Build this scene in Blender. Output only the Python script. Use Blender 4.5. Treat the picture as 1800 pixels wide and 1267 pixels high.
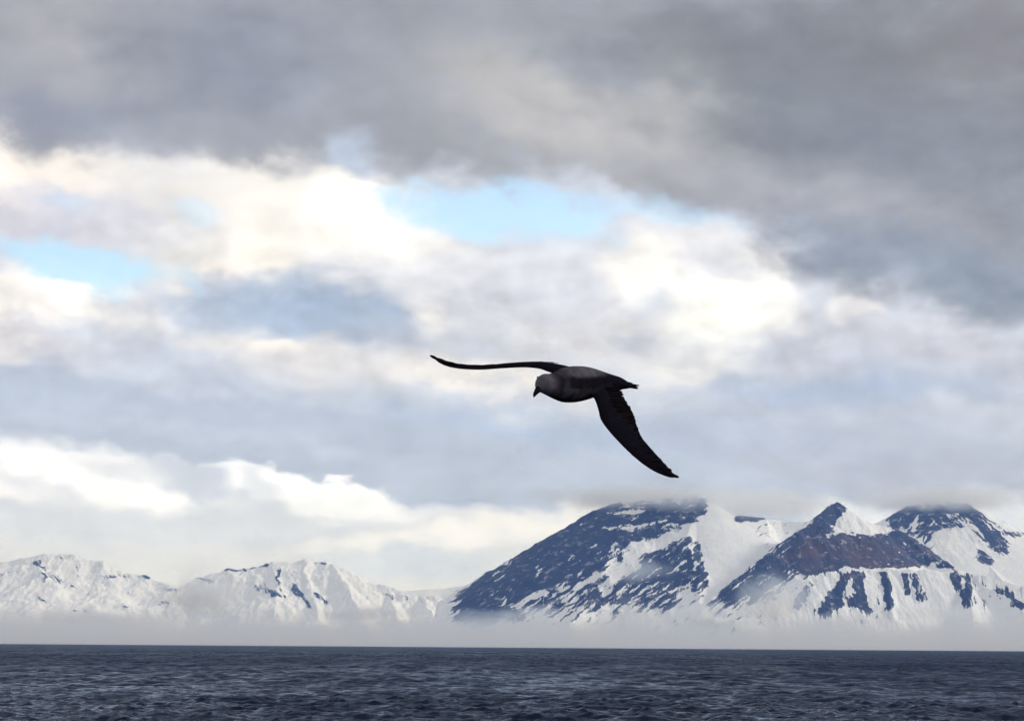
import bpy, bmesh, math, random
import numpy as np
from mathutils import Vector, Matrix

for o in list(bpy.data.objects):
    bpy.data.objects.remove(o, do_unlink=True)
scene = bpy.context.scene
col = scene.collection
R = math.radians

# ------------------------------------------------------------------ camera
CAM_H = 6.0
FPX = 4060.0                         # focal length in photograph pixels (25 deg across 1800 px)
PITCH, ROLL = 7.03, 0.41
cam_data = bpy.data.cameras.new('camera')
cam_data.sensor_width = 36.0
cam_data.lens = 36.0 * FPX / 1800.0
cam_data.clip_start = 0.5
cam_data.clip_end = 90000.0
cam = bpy.data.objects.new('camera', cam_data)
col.objects.link(cam)
ROT = Matrix.Rotation(R(90 + PITCH), 3, 'X') @ Matrix.Rotation(R(ROLL), 3, 'Z')
cam.matrix_world = Matrix.Translation((0, 0, CAM_H)) @ ROT.to_4x4()
scene.camera = cam
ROTN = np.array(ROT)


def ray(px, py):
    """world direction of a photograph pixel"""
    return ROT @ Vector(((px - 900) / FPX, -(py - 633.5) / FPX, -1.0))


def at(px, py, y):
    """world point standing at forward distance y behind a photograph pixel"""
    d = ray(px, py)
    t = y / d.y
    return Vector((d.x * t, y, CAM_H + d.z * t))


def azel(px, py):
    d = ray(px, py).normalized()
    return math.degrees(math.atan2(d.x, d.y)), math.degrees(math.asin(d.z))


def lin(c):
    out = []
    for v in c:
        v = v / 255.0
        out.append(v / 12.92 if v <= 0.04045 else ((v + 0.055) / 1.055) ** 2.4)
    return out


# ------------------------------------------------------------------ world: daylight sky with broken cloud
SUN_AZ, SUN_EL = 72.0, 27.0          # to the right of the view, a little ahead
world = bpy.data.worlds.new('World')
scene.world = world
world.use_nodes = True
wn, wl = world.node_tree.nodes, world.node_tree.links
wn.clear()


def N(nodes, kind, **kw):
    n = nodes.new(kind)
    for k, v in kw.items():
        setattr(n, k, v)
    return n


SKY_STRENGTH = 0.15
out = N(wn, 'ShaderNodeOutputWorld')
bg_far = N(wn, 'ShaderNodeBackground')       # the same broken cloud all round
bg_far.inputs['Strength'].default_value = 1.0
bg_mix = N(wn, 'ShaderNodeMixShader')
wl.new(bg_far.outputs[0], bg_mix.inputs[1])
wl.new(bg_mix.outputs[0], out.inputs['Surface'])
sky = N(wn, 'ShaderNodeTexSky', sky_type='NISHITA', sun_disc=False)
sky.sun_elevation = R(SUN_EL)
sky.sun_rotation = R(SUN_AZ)
sky.altitude = 0
sky.air_density = 1.0
sky.dust_density = 0.6
sky.ozone_density = 1.6

tc = N(wn, 'ShaderNodeTexCoord')
nrm = N(wn, 'ShaderNodeVectorMath', operation='NORMALIZE')
wl.new(tc.outputs['Generated'], nrm.inputs[0])
DIR = nrm.outputs[0]
sep = N(wn, 'ShaderNodeSeparateXYZ')
wl.new(DIR, sep.inputs[0])


def wmath(op, a, b=None, c=None, clamp=False):
    m = N(wn, 'ShaderNodeMath', operation=op, use_clamp=clamp)
    for i, v in enumerate((a, b, c)):
        if v is None:
            continue
        if isinstance(v, (int, float)):
            m.inputs[i].default_value = v
        else:
            wl.new(v, m.inputs[i])
    return m.outputs[0]


def wvec(op, a, b):
    m = N(wn, 'ShaderNodeVectorMath', operation=op)
    for i, v in enumerate((a, b)):
        if isinstance(v, tuple):
            m.inputs[i].default_value = v
        else:
            wl.new(v, m.inputs[i])
    return m.outputs[0]


def wnoise(vec, scale, detail, rough=0.55, w=None, lac=2.0):
    n = N(wn, 'ShaderNodeTexNoise', noise_dimensions='3D', normalize=True)
    n.inputs['Scale'].default_value = scale
    n.inputs['Detail'].default_value = detail
    n.inputs['Roughness'].default_value = rough
    n.inputs['Lacunarity'].default_value = lac
    if w:
        vec = wvec('ADD', vec, w)
    wl.new(vec, n.inputs['Vector'])
    return n


az = wmath('MULTIPLY', wmath('ARCTAN2', sep.outputs['X'], sep.outputs['Y']), 57.29578)
el = wmath('MULTIPLY', wmath('ARCSINE', sep.outputs['Z']), 57.29578)
comb = N(wn, 'ShaderNodeCombineXYZ')
wl.new(az, comb.inputs[0])
wl.new(el, comb.inputs[1])
# directions in degree-like units, clouds lie flatter than they are tall
FLAT = wvec('MULTIPLY', DIR, (57.3, 57.3, 92.0))
nA = wnoise(FLAT, 0.22, 3.0, 0.5)
nB = wnoise(FLAT, 0.85, 4.0, 0.5, (31.0, 7.0, 3.0))
nC = wnoise(FLAT, 0.55, 6.0, 0.52, (11.0, 57.0, 23.0))


def centred(n, amp):
    return wvec('MULTIPLY', wvec('SUBTRACT', n.outputs['Color'], (0.5, 0.5, 0.5)), amp)


warp = wvec('ADD', centred(nA, (3.2, 1.3, 0.0)), centred(nB, (1.5, 1.1, 0.0)))
COORD = wvec('ADD', comb.outputs[0], warp)
edge = wmath('MULTIPLY', wmath('SUBTRACT', nC.outputs['Fac'], 0.5), 2.4)

DEG = 57.29578 / FPX


def blob_mask(cx, cy, rx, ry, rot, soft, amp, op, after):
    a, e = azel(cx, cy)
    m = N(wn, 'ShaderNodeMapping', vector_type='TEXTURE')
    m.inputs['Location'].default_value = (a, e, 0)
    m.inputs['Rotation'].default_value = (0, 0, R(-rot))
    m.inputs['Scale'].default_value = (rx * DEG, ry * DEG, 1)
    wl.new(after, m.inputs['Vector'])
    ln = N(wn, 'ShaderNodeVectorMath', operation='LENGTH')
    wl.new(m.outputs[0], ln.inputs[0])
    d = wmath('MULTIPLY_ADD', edge, amp, ln.outputs['Value'])
    mr = N(wn, 'ShaderNodeMapRange', interpolation_type='SMOOTHSTEP')
    mr.inputs['From Min'].default_value = max(0.0, 1 - soft)
    mr.inputs['From Max'].default_value = 1 + soft
    mr.inputs['To Min'].default_value = op
    mr.inputs['To Max'].default_value = 0.0
    wl.new(d, mr.inputs['Value'])
    return mr.outputs['Result']


def wmix(fac, a, b):
    m = N(wn, 'ShaderNodeMix', data_type='RGBA')
    if isinstance(fac, (int, float)):
        m.inputs['Factor'].default_value = fac
    else:
        wl.new(fac, m.inputs['Factor'])
    for key, v in ((6, a), (7, b)):
        if isinstance(v, (list, tuple)):
            m.inputs[key].default_value = (*v, 1)
        else:
            wl.new(v, m.inputs[key])
    return m.outputs[2]


# the cloud cover everywhere: broken grey stratocumulus with paler breaks, the same all round the sky
nD = wnoise(wvec('MULTIPLY', DIR, (57.3, 57.3, 140.0)), 0.055, 6.0, 0.55, (5.0, 91.0, 40.0))
cover = N(wn, 'ShaderNodeValToRGB')
cr = cover.color_ramp
cr.elements[0].position, cr.elements[0].color = 0.30, (*lin((158, 162, 174)), 1)
cr.elements[1].position, cr.elements[1].color = 0.72, (*lin((246, 244, 240)), 1)
e_ = cr.elements.new(0.50); e_.color = (*lin((196, 200, 210)), 1)
wl.new(nD.outputs['Fac'], cover.inputs['Fac'])
wl.new(cover.outputs[0], bg_far.inputs['Color'])


def wramp(v, a, b, lo, hi):
    m = N(wn, 'ShaderNodeMapRange', interpolation_type='SMOOTHSTEP')
    m.inputs['From Min'].default_value = a
    m.inputs['From Max'].default_value = b
    m.inputs['To Min'].default_value = lo
    m.inputs['To Max'].default_value = hi
    wl.new(v, m.inputs['Value'])
    return m.outputs['Result']


front = wmath('MULTIPLY', wramp(wmath('ABSOLUTE', az), 16, 22, 1, 0), wramp(wmath('ABSOLUTE', el), 18, 24, 1, 0))
wl.new(front, bg_mix.inputs['Fac'])

# clouds in view, far ones first: centre and radii in photograph pixels, tilt, edge softness, colour, opacity, raggedness
CLOUDS = [
    # wide fields
    (900, 640, 1500, 480, 0, .35, (203, 208, 219), 1.0, .3),
    (900, 1030, 1500, 130, 0, .6, (226, 228, 232), 1.0, .2),
    # middle left
    (300, 340, 560, 110, 4, .4, (222, 222, 227), .95, .6),
    (40, 300, 150, 60, 4, .7, (252, 244, 236), .95, .5),
    (60, 380, 150, 40, 0, .7, (208, 208, 222), .8, .6),
    (420, 330, 200, 60, 4, .7, (236, 233, 230), .8, .6),
    (700, 470, 330, 60, 2, .6, (228, 228, 232), .8, .7),
    (560, 395, 230, 78, 6, .55, (247, 243, 237), .95, .7),
    (660, 395, 105, 72, 10, .45, (255, 254, 250), 1.0, .7),
    (340, 455, 120, 55, 0, .5, (232, 230, 228), .9, .8),
    (405, 455, 55, 48, -30, .6, (255, 250, 242), .9, .7),
    (345, 490, 50, 28, 0, .6, (252, 243, 236), .8, .7),
    # left cumulus under the blue gap
    (90, 565, 235, 98, 6, .22, (224, 226, 233), 1.0, .8),
    (30, 520, 70, 70, 0, .55, (248, 243, 240), .8, .8),
    (125, 497, 100, 34, 10, .45, (255, 253, 250), 1.0, .8),
    (230, 545, 70, 45, 10, .6, (236, 234, 235), .8, .9),
    (90, 585, 90, 26, 0, .7, (202, 207, 221), .7, .9),
    (40, 610, 110, 30, 0, .7, (228, 222, 222), .7, .9),
    # blue-grey middle
    (560, 545, 290, 50, 3, .55, (177, 191, 214), .95, .6),
    (640, 555, 170, 30, 3, .6, (168, 186, 211), .8, .6),
    (800, 600, 180, 36, 2, .7, (190, 197, 213), .8, .6),
    (300, 640, 200, 46, 4, .7, (196, 203, 219), .8, .7),
    (770, 545, 42, 40, 20, .6, (245, 240, 234), .9, .9),
    (735, 525, 60, 22, 0, .7, (222, 224, 230), .7, .9),
    (480, 612, 120, 26, 2, .6, (233, 229, 226), .9, .7),
    (490, 608, 45, 16, 0, .7, (250, 245, 238), .8, .7),
    (700, 655, 270, 36, 4, .7, (224, 222, 224), .85, .6),
    (880, 685, 170, 34, 6, .7, (246, 240, 232), .9, .6),
    (60, 690, 260, 34, 2, .7, (180, 187, 206), .85, .5),
    (330, 690, 230, 30, 4, .7, (196, 202, 217), .7, .5),
    # right of the middle
    (1010, 520, 260, 90, 4, .6, (220, 223, 232), .9, .7),
    (980, 545, 150, 46, 4, .7, (206, 209, 222), .7, .7),
    (1250, 450, 190, 66, 12, .5, (230, 231, 237), .95, .9),
    (1110, 480, 60, 60, 60, .6, (252, 249, 244), .85, .8),
    (1120, 600, 240, 60, 2, .7, (220, 219, 222), .8, .7),
    (1150, 590, 70, 18, 6, .7, (203, 206, 217), .7, .8),
    (1240, 500, 90, 32, 10, .6, (252, 250, 247), .85, .8),
    (1310, 580, 118, 72, 24, .5, (255, 254, 247), 1.0, .7),
    (1300, 640, 130, 40, -8, .6, (252, 247, 238), .9, .7),
    (1360, 490, 80, 46, 40, .5, (247, 246, 246), .85, .8),
    (1265, 470, 60, 16, 12, .7, (218, 221, 232), .6, .9),
    # blue-grey sheet under the bird, down to the hills
    (900, 800, 900, 90, 3, .55, (192, 200, 215), 1.0, .35),
    (120, 735, 330, 22, 3, .6, (205, 210, 222), .8, .4),
    (1000, 770, 420, 40, 2, .7, (177, 191, 214), .8, .5),
    (1560, 640, 330, 66, 2, .6, (192, 198, 214), .9, .6),
    (1480, 690, 230, 26, 2, .7, (176, 190, 214), .8, .5),
    (1620, 600, 190, 44, 8, .6, (206, 206, 216), .8, .7),
    (1500, 545, 46, 18, 20, .6, (236, 234, 236), .8, .8),
    (1500, 770, 420, 50, 3, .7, (186, 192, 207), .8, .6),
    (1250, 850, 700, 40, 3, .6, (183, 189, 203), .95, .4),
    (1600, 850, 330, 46, 0, .7, (184, 187, 199), .9, .4),
        (950, 868, 330, 22, 3, .6, (166, 178, 201), .85, .4),
    # bright slots near the horizon
    (140, 845, 240, 54, 5, .40, (250, 249, 250), 1.0, .55),
    (330, 835, 90, 30, 12, .6, (206, 211, 223), .85, .6),
    (240, 872, 110, 26, 0, .5, (253, 252, 252), .9, .6),
    (560, 858, 205, 42, 8, .32, (252, 252, 253), 1.0, .35),
    (470, 855, 50, 14, 30, .6, (232, 232, 236), .6, .9),
    (640, 788, 1050, 60, 7, .10, (186, 194, 209), 1.0, .10),
    (430, 770, 330, 16, 6, .7, (196, 203, 218), .8, .5),
    (345, 848, 46, 34, 20, .6, (206, 212, 223), .85, .9),
    (200, 822, 70, 14, 4, .7, (226, 228, 233), .7, .9),
    (70, 868, 60, 14, 20, .7, (224, 224, 229), .7, .9),
    (455, 862, 40, 22, 40, .7, (226, 229, 234), .7, .9),
    (250, 935, 480, 36, 0, .6, (222, 225, 231), .95, .4),
    (880, 928, 200, 28, -7, .6, (248, 244, 240), .9, .5),
    (760, 955, 190, 18, -4, .6, (243, 242, 242), .85, .5),
    (720, 1000, 130, 30, 0, .6, (214, 222, 234), .8, .4),
    (1530, 908, 90, 24, 0, .6, (238, 238, 241), .9, .4),
    (1800, 905, 110, 32, 0, .6, (232, 234, 240), .9, .4),
    # the near grey deck overhead
    (700, 60, 1500, 236, 1, .17, (160, 163, 174), 1.0, .28),
    (1750, 290, 620, 262, 18, .26, (155, 160, 172), 1.0, .35),
    (1200, 230, 520, 122, 12, .30, (170, 172, 182), 1.0, .4),
    (150, 70, 180, 80, 0, .7, (174, 174, 184), .9, .6),
    (430, 110, 190, 110, 0, .8, (146, 151, 167), .9, .6),
    (140, 205, 210, 40, 0, .7, (147, 152, 172), .8, .6),
    (330, 235, 190, 40, 0, .7, (166, 169, 182), .8, .7),
    (560, 165, 60, 40, -30, .7, (168, 173, 188), .7, .9),
    (640, 270, 46, 40, 20, .7, (190, 203, 224), .8, .8),
    (950, 175, 150, 90, 10, .7, (190, 189, 192), .95, .6),
    (1180, 180, 90, 66, -30, .6, (200, 198, 198), .95, .8),
    (1090, 235, 190, 60, 10, .7, (195, 194, 199), .85, .7),
    (1050, 115, 120, 46, 10, .7, (153, 158, 172), .85, .7),
    (1450, 120, 330, 160, 0, .7, (135, 139, 148), .95, .4),
    (1760, 70, 200, 130, 0, .8, (139, 137, 145), .8, .4),
    (1620, 270, 260, 90, 10, .8, (137, 143, 156), .85, .5),
    (1400, 355, 240, 40, 12, .7, (170, 171, 183), .85, .6),
    (1560, 450, 230, 46, 12, .7, (150, 160, 180), .8, .5),
    (1740, 500, 170, 46, 16, .7, (147, 157, 175), .8, .5),
]
# gaps where the blue shows
GAPS = [
    (870, 376, 150, 42, 2, .6, .86, 1.3),
    (1120, 364, 140, 20, 8, .7, .42, 1.0),
    (95, 452, 140, 34, 8, .5, .9, 1.0),
    (330, 372, 60, 20, 0, .7, .35, .9),
    (110, 365, 40, 16, 0, .7, .3, .9),
]

# fine texture inside the clouds
nE = wnoise(FLAT, 1.6, 6.0, 0.6, (71.0, 13.0, 5.0))
tex = wmath('MULTIPLY_ADD', wmath('SUBTRACT', nE.outputs['Fac'], 0.5), 0.10, 1.0)
tex2 = wmath('MULTIPLY_ADD', wmath('SUBTRACT', nC.outputs['Fac'], 0.5), 0.34, 1.0)
# billows: cloud brightens where it thins towards the light (up and to the right)
nF = wnoise(wvec('ADD', FLAT, (0.35, 0.0, 0.75)), 0.55, 6.0, 0.52, (11.0, 57.0, 23.0))
nG = wnoise(FLAT, 1.15, 5.0, 0.55, (3.0, 19.0, 61.0))
nH = wnoise(wvec('ADD', FLAT, (0.2, 0.0, 0.42)), 1.15, 5.0, 0.55, (3.0, 19.0, 61.0))
relief = wmath('ADD', wmath('MULTIPLY', wmath('SUBTRACT', nC.outputs['Fac'], nF.outputs['Fac']), 0.75),
               wmath('MULTIPLY', wmath('SUBTRACT', nG.outputs['Fac'], nH.outputs['Fac']), 0.55))
relief = wmath('MULTIPLY', relief, wmath('MULTIPLY', wramp(el, 9.0, 12.0, 1.0, 0.35), wramp(el, 5.0, 7.5, 0.18, 0.55)))
gain = wmath('MULTIPLY', wmath('ADD', wmath('MULTIPLY', tex, tex2), relief), 1.0 / SKY_STRENGTH)
blue = wvec('MULTIPLY', sky.outputs[0], (1.50, 1.55, 1.55))      # thin bright veil in front of the blue


def reaches(b, soft, amp, a0, a1, e0, e1):
    """can this cloud be seen between these azimuths and elevations?"""
    cx, cy, rx, ry, rot = b
    a, e = azel(cx, cy)
    k = (1 + soft + 0.62 * amp) * DEG
    c, s_ = abs(math.cos(R(rot))), abs(math.sin(R(rot)))
    ex, ey = (rx * c + ry * s_) * k + 1.2, (rx * s_ + ry * c) * k + 0.6
    return a + ex > a0 and a - ex < a1 and e + ey > e0 and e - ey < e1


def waiting(after):
    # evaluated batch after batch: the next clouds wait for the ones before, so the shader's stack stays small
    ch = N(wn, 'ShaderNodeVectorMath', operation='MULTIPLY_ADD')
    wl.new(after, ch.inputs[0])
    ch.inputs[1].default_value = (1e-9, 1e-9, 1e-9)
    wl.new(COORD, ch.inputs[2])
    return ch.outputs[0]


def sky_patch(a0, a1, e0, e1):
    """the clouds of one stretch of sky; neighbours agree along their border, splitting only saves work"""
    cur = cover.outputs[0]
    n, crd = 0, COORD
    for cx, cy, rx, ry, rot, soft, colr, op, amp in CLOUDS:
        if not reaches((cx, cy, rx, ry, rot), soft, amp, a0, a1, e0, e1):
            continue
        k = 1.0 + 0.06 * max(0, min(1, (min(colr) - 228) / 20)) + 0.03 * max(0, min(1, (cy - 600) / 200))
        c = lin(colr)
        t = max(0, min(1, (cy - 500) / 400))
        f = (1.05, 1.06, 1.04) if cy < 560 and max(colr) < 200 else (1.10 - .05 * t, 1.11 + .0 * t, 1.12 + .08 * t)
        c = (c[0] * f[0], c[1] * f[1], c[2] * f[2])
        if n % 6 == 0:
            crd = waiting(cur)
        n += 1
        cur = wmix(blob_mask(cx, cy, rx, ry, rot, soft, amp, op, crd), cur, (c[0] * k, c[1] * k, c[2] * k))
    vm = N(wn, 'ShaderNodeVectorMath', operation='SCALE')
    wl.new(cur, vm.inputs[0])
    wl.new(gain, vm.inputs['Scale'])
    cur = vm.outputs[0]
    for cx, cy, rx, ry, rot, soft, op, amp in GAPS:
        if reaches((cx, cy, rx, ry, rot), soft, amp, a0, a1, e0, e1):
            cur = wmix(blob_mask(cx, cy, rx, ry, rot, soft, amp, op, waiting(cur)), cur, blue)
    bg = N(wn, 'ShaderNodeBackground')
    bg.inputs['Strength'].default_value = SKY_STRENGTH
    wl.new(cur, bg.inputs['Color'])
    return bg.outputs[0]


def split(coord, cuts, build):
    """binary choice among stretches along az or el"""
    if len(cuts) == 2:
        return build(cuts[0], cuts[1])
    m = len(cuts) // 2
    ms = N(wn, 'ShaderNodeMixShader')
    wl.new(wmath('GREATER_THAN', coord, cuts[m]), ms.inputs['Fac'])
    wl.new(split(coord, cuts[:m + 1], build), ms.inputs[1])
    wl.new(split(coord, cuts[m:], build), ms.inputs[2])
    return ms.outputs[0]


view_sky = split(el, [-30, 4.2, 7.4, 10.4, 30], lambda e0, e1: sky_patch(-30, 30, e0, e1))
wl.new(view_sky, bg_mix.inputs[2])
world.cycles.sampling_method = 'MANUAL'
world.cycles.sample_map_resolution = 512

# ------------------------------------------------------------------ sun behind broken cloud
sd = bpy.data.lights.new('sun', 'SUN')
sd.energy = 1.8
sd.angle = R(8)
sd.color = (1.0, 0.98, 0.95)
sun = bpy.data.objects.new('sun', sd)
col.objects.link(sun)
sv = Vector((math.sin(R(SUN_AZ)) * math.cos(R(SUN_EL)), math.cos(R(SUN_AZ)) * math.cos(R(SUN_EL)), math.sin(R(SUN_EL))))
sun.rotation_euler = sv.to_track_quat('Z', 'Y').to_euler()
sun.location = sv * 200

# ------------------------------------------------------------------ exposure and render settings
vs = scene.view_settings
vs.view_transform = 'Standard'
vs.look = 'None'
vs.exposure = 0.0
vs.gamma = 1.0
vs.use_curve_mapping = False
scene.render.engine = 'CYCLES'
cy = scene.cycles
cy.use_denoising = True
cy.max_bounces = 4
cy.diffuse_bounces = 2
cy.glossy_bounces = 2
cy.volume_bounces = 2
cy.volume_max_steps = 256
cy.use_adaptive_sampling = True
cy.adaptive_threshold = 0.02
cy.adaptive_min_samples = 8
cy.caustics_reflective = False
cy.caustics_refractive = False


# ------------------------------------------------------------------ helpers
def tag(o, label=None, cat=None, group=None, kind=None):
    if label: o['label'] = label
    if cat: o['category'] = cat
    if group: o['group'] = group
    if kind: o['kind'] = kind
    return o


def link_mesh(name, me, mat=None, parent=None, smooth=True):
    o = bpy.data.objects.new(name, me)
    col.objects.link(o)
    if mat:
        me.materials.append(mat)
    if smooth and len(me.polygons):
        me.polygons.foreach_set('use_smooth', np.ones(len(me.polygons), dtype=bool))
    if parent:
        o.parent = parent
    return o


def grid_mesh(name, P, wrap=False):
    """P: rows x cols x 3"""
    nr, nc = P.shape[:2]
    idx = np.arange(nr * nc, dtype=np.int32).reshape(nr, nc)
    if wrap:
        idx = np.concatenate([idx, idx[:, :1]], axis=1)
    q = np.stack([idx[:-1, :-1], idx[:-1, 1:], idx[1:, 1:], idx[1:, :-1]], axis=-1).reshape(-1, 4)
    me = bpy.data.meshes.new(name)
    me.vertices.add(nr * nc)
    me.vertices.foreach_set('co', np.ascontiguousarray(P, dtype=np.float32).ravel())
    me.loops.add(q.size)
    me.loops.foreach_set('vertex_index', np.ascontiguousarray(q).ravel())
    me.polygons.add(len(q))
    me.polygons.foreach_set('loop_start', np.arange(0, q.size, 4, dtype=np.int32))
    me.update(calc_edges=True)
    me.validate()
    return me


_perm = {}


def perlin(x, y, seed=0):
    if seed not in _perm:
        rs = np.random.RandomState(seed)
        p = rs.permutation(512)
        ang = rs.rand(512) * 2 * np.pi
        _perm[seed] = (p, np.cos(ang), np.sin(ang))
    p, gx, gy = _perm[seed]
    xi, yi = np.floor(x).astype(np.int64), np.floor(y).astype(np.int64)
    xf, yf = x - xi, y - yi
    u = xf * xf * xf * (xf * (xf * 6 - 15) + 10)
    v = yf * yf * yf * (yf * (yf * 6 - 15) + 10)

    def g(ix, iy, dx, dy):
        h = p[(p[ix & 511] + iy) & 511]
        return gx[h] * dx + gy[h] * dy
    a = g(xi, yi, xf, yf); b = g(xi + 1, yi, xf - 1, yf)
    c = g(xi, yi + 1, xf, yf - 1); d = g(xi + 1, yi + 1, xf - 1, yf - 1)
    return ((a + u * (b - a)) + v * ((c + u * (d - c)) - (a + u * (b - a)))) * 1.5


def fbm(x, y, octv=5, seed=0, gain=0.5, ridged=False):
    s, a, t = 0, 1.0, 0
    for i in range(octv):
        n = perlin(x * 2 ** i + 17.3 * i, y * 2 ** i - 9.1 * i, seed + i)
        if ridged:
            n = 1 - 2 * np.abs(n)
        s = s + a * n
        t += a
        a *= gain
    return s / t


def smooth(a, b, x):
    t = np.clip((x - a) / (b - a), 0, 1)
    return t * t * (3 - 2 * t)


class Mat:
    def __init__(self, name):
        self.m = bpy.data.materials.new(name)
        self.m.use_nodes = True
        self.n, self.l = self.m.node_tree.nodes, self.m.node_tree.links
        self.n.clear()
        self.out = self.n.new('ShaderNodeOutputMaterial')

    def add(self, kind, **kw):
        return N(self.n, kind, **kw)

    def math(self, op, a, b=None, c=None, clamp=False):
        m = self.add('ShaderNodeMath', operation=op, use_clamp=clamp)
        for i, v in enumerate((a, b, c)):
            if v is None: continue
            if isinstance(v, (int, float)): m.inputs[i].default_value = v
            else: self.l.new(v, m.inputs[i])
        return m.outputs[0]

    def mix(self, fac, a, b):
        m = self.add('ShaderNodeMix', data_type='RGBA')
        if isinstance(fac, (int, float)): m.inputs[0].default_value = fac
        else: self.l.new(fac, m.inputs[0])
        for key, v in ((6, a), (7, b)):
            if isinstance(v, (list, tuple)): m.inputs[key].default_value = (*v, 1)
            else: self.l.new(v, m.inputs[key])
        return m.outputs[2]

    def noise(self, vec, scale, detail=4, rough=0.55, dims='3D'):
        n = self.add('ShaderNodeTexNoise', noise_dimensions=dims)
        n.inputs['Scale'].default_value = scale
        n.inputs['Detail'].default_value = detail
        n.inputs['Roughness'].default_value = rough
        if vec is not None: self.l.new(vec, n.inputs['Vector'])
        return n.outputs['Fac']

    def ramp(self, v, a, b, lo=0.0, hi=1.0):
        m = self.add('ShaderNodeMapRange', interpolation_type='SMOOTHSTEP')
        m.inputs['From Min'].default_value = a
        m.inputs['From Max'].default_value = b
        m.inputs['To Min'].default_value = lo
        m.inputs['To Max'].default_value = hi
        self.l.new(v, m.inputs['Value'])
        return m.outputs['Result']


# ------------------------------------------------------------------ sea
def build_sea():
    M = Mat('sea_water')
    geo = M.add('ShaderNodeNewGeometry')
    deep = M.add('ShaderNodeBsdfDiffuse')               # light coming back out of the water
    gl = M.add('ShaderNodeBsdfGlossy')                  # the reflected sky
    gl.inputs['Color'].default_value = (0.74, 0.84, 0.98, 1)
    fr = M.add('ShaderNodeFresnel')
    fr.inputs['IOR'].default_value = 1.333
    mx = M.add('ShaderNodeMixShader')
    patch = M.noise(geo.outputs['Position'], 0.02, 3)
    M.l.new(M.mix(M.ramp(patch, .35, .65), (0.0036, 0.0070, 0.022), (0.0050, 0.0105, 0.029)), deep.inputs['Color'])
    n1 = M.noise(geo.outputs['Position'], 1.1, 5, 0.62)
    n2 = M.noise(geo.outputs['Position'], 3.6, 3, 0.6)
    # wave groups and cat's paws: short-crested patches where the wind ruffles the water more or less
    grp = []
    for sx, sy, off in ((0.35, 0.045, 0), (0.10, 0.012, 40), (0.03, 0.0035, 90)):
        mp = M.add('ShaderNodeMapping')
        mp.inputs['Scale'].default_value = (sx, sy, 0)
        mp.inputs['Location'].default_value = (off, off, off)
        M.l.new(geo.outputs['Position'], mp.inputs['Vector'])
        grp.append(M.noise(mp.outputs[0], 1.0, 3, 0.6))
    g = M.math('ADD', M.math('MULTIPLY', grp[0], 0.45), M.math('MULTIPLY_ADD', grp[1], 0.35, M.math('MULTIPLY', grp[2], 0.25)))
    ruffle = M.ramp(g, 0.40, 0.66, 0.25, 1.0)
    # far off the waves are finer than the mesh: their slopes become roughness
    ln = M.add('ShaderNodeVectorMath', operation='LENGTH')
    M.l.new(geo.outputs['Position'], ln.inputs[0])
    far_r = M.ramp(ln.outputs['Value'], 120, 1300, 0.10, 0.30)
    M.l.new(M.math('MULTIPLY', far_r, M.ramp(g, 0.42, 0.64, 0.55, 1.35)), gl.inputs['Roughness'])
    h = M.math('MULTIPLY_ADD', n2, 0.22, n1)
    bp = M.add('ShaderNodeBump')
    M.l.new(ruffle, bp.inputs['Strength'])
    bp.inputs['Distance'].default_value = 0.22
    M.l.new(h, bp.inputs['Height'])
    for nd in (deep, gl, fr):
        M.l.new(bp.outputs[0], nd.inputs['Normal'])
    # wave faces hide the flattest, most mirror-like water behind them, so grazing reflection stays well below one
    show = M.math('MULTIPLY', M.ramp(ln.outputs['Value'], 130, 900, 0.52, 0.17), M.ramp(g, 0.40, 0.62, 1.5, 0.6))
    M.l.new(M.math('MULTIPLY', M.math('POWER', fr.outputs[0], 1.25), show), mx.inputs['Fac'])
    M.l.new(deep.outputs[0], mx.inputs[1])
    M.l.new(gl.outputs[0], mx.inputs[2])
    M.l.new(mx.outputs[0], M.out.inputs['Surface'])

    rows = [2.0]
    while rows[-1] < 120: rows.append(rows[-1] + max(1.0, rows[-1] * 0.02) * (0.5 if rows[-1] > 90 else 1))
    while rows[-1] < 260: rows.append(rows[-1] + 0.36)
    while rows[-1] < 2600: rows.append(rows[-1] * 1.0021)
    while rows[-1] < 45000: rows.append(rows[-1] * 1.03)
    r = np.array(rows)
    dense = np.radians(np.linspace(-15.5, 15.5, 400))
    rest = np.radians(np.linspace(15.5, 344.5, 62))[1:-1]
    th = np.concatenate([dense, rest])
    dth = np.concatenate([np.full(400, dense[1] - dense[0]), np.full(len(rest), rest[1] - rest[0])])
    dr = np.gradient(r)
    Rr, Th = np.meshgrid(r, th, indexing='ij')
    X, Y = Rr * np.sin(Th), Rr * np.cos(Th)
    sp = np.maximum(dr[:, None], Rr * dth[None, :])
    Z = np.zeros_like(X); DX = np.zeros_like(X); DY = np.zeros_like(X)
    rs = np.random.RandomState(11)
    wind = R(196)                     # heading of the waves, roughly towards the ship
    # slow gusts that roughen and calm patches
    gust = 0.85 + 0.3 * fbm(X / 90, Y / 140, 3, 40)
    for i in range(90):
        lam = 0.8 * (17.0 / 0.8) ** (rs.rand() ** 1.2)
        ang = wind + rs.normal(0, 0.72 + 0.4 * max(0.0, 1 - lam / 5))
        k = 2 * math.pi / lam
        a = 0.0118 * lam ** 0.60 * (0.55 + 0.9 * rs.rand())
        ph = rs.rand() * 6.283
        w = smooth(1.9, 3.0, lam / sp) * a * gust
        arg = k * (X * math.sin(ang) + Y * math.cos(ang)) + ph
        s, c = np.sin(arg), np.cos(arg)
        Z += w * s
        DX += w * c * math.sin(ang) * 0.85
        DY += w * c * math.cos(ang) * 0.85
    P = np.stack([X + DX, Y + DY, Z], axis=-1)
    me = grid_mesh('sea', P, wrap=True)
    o = link_mesh('sea', me, M.m)
    tag(o, 'dark navy choppy sea reaching to the fog bank', 'sea', kind='structure')
    return o


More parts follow.
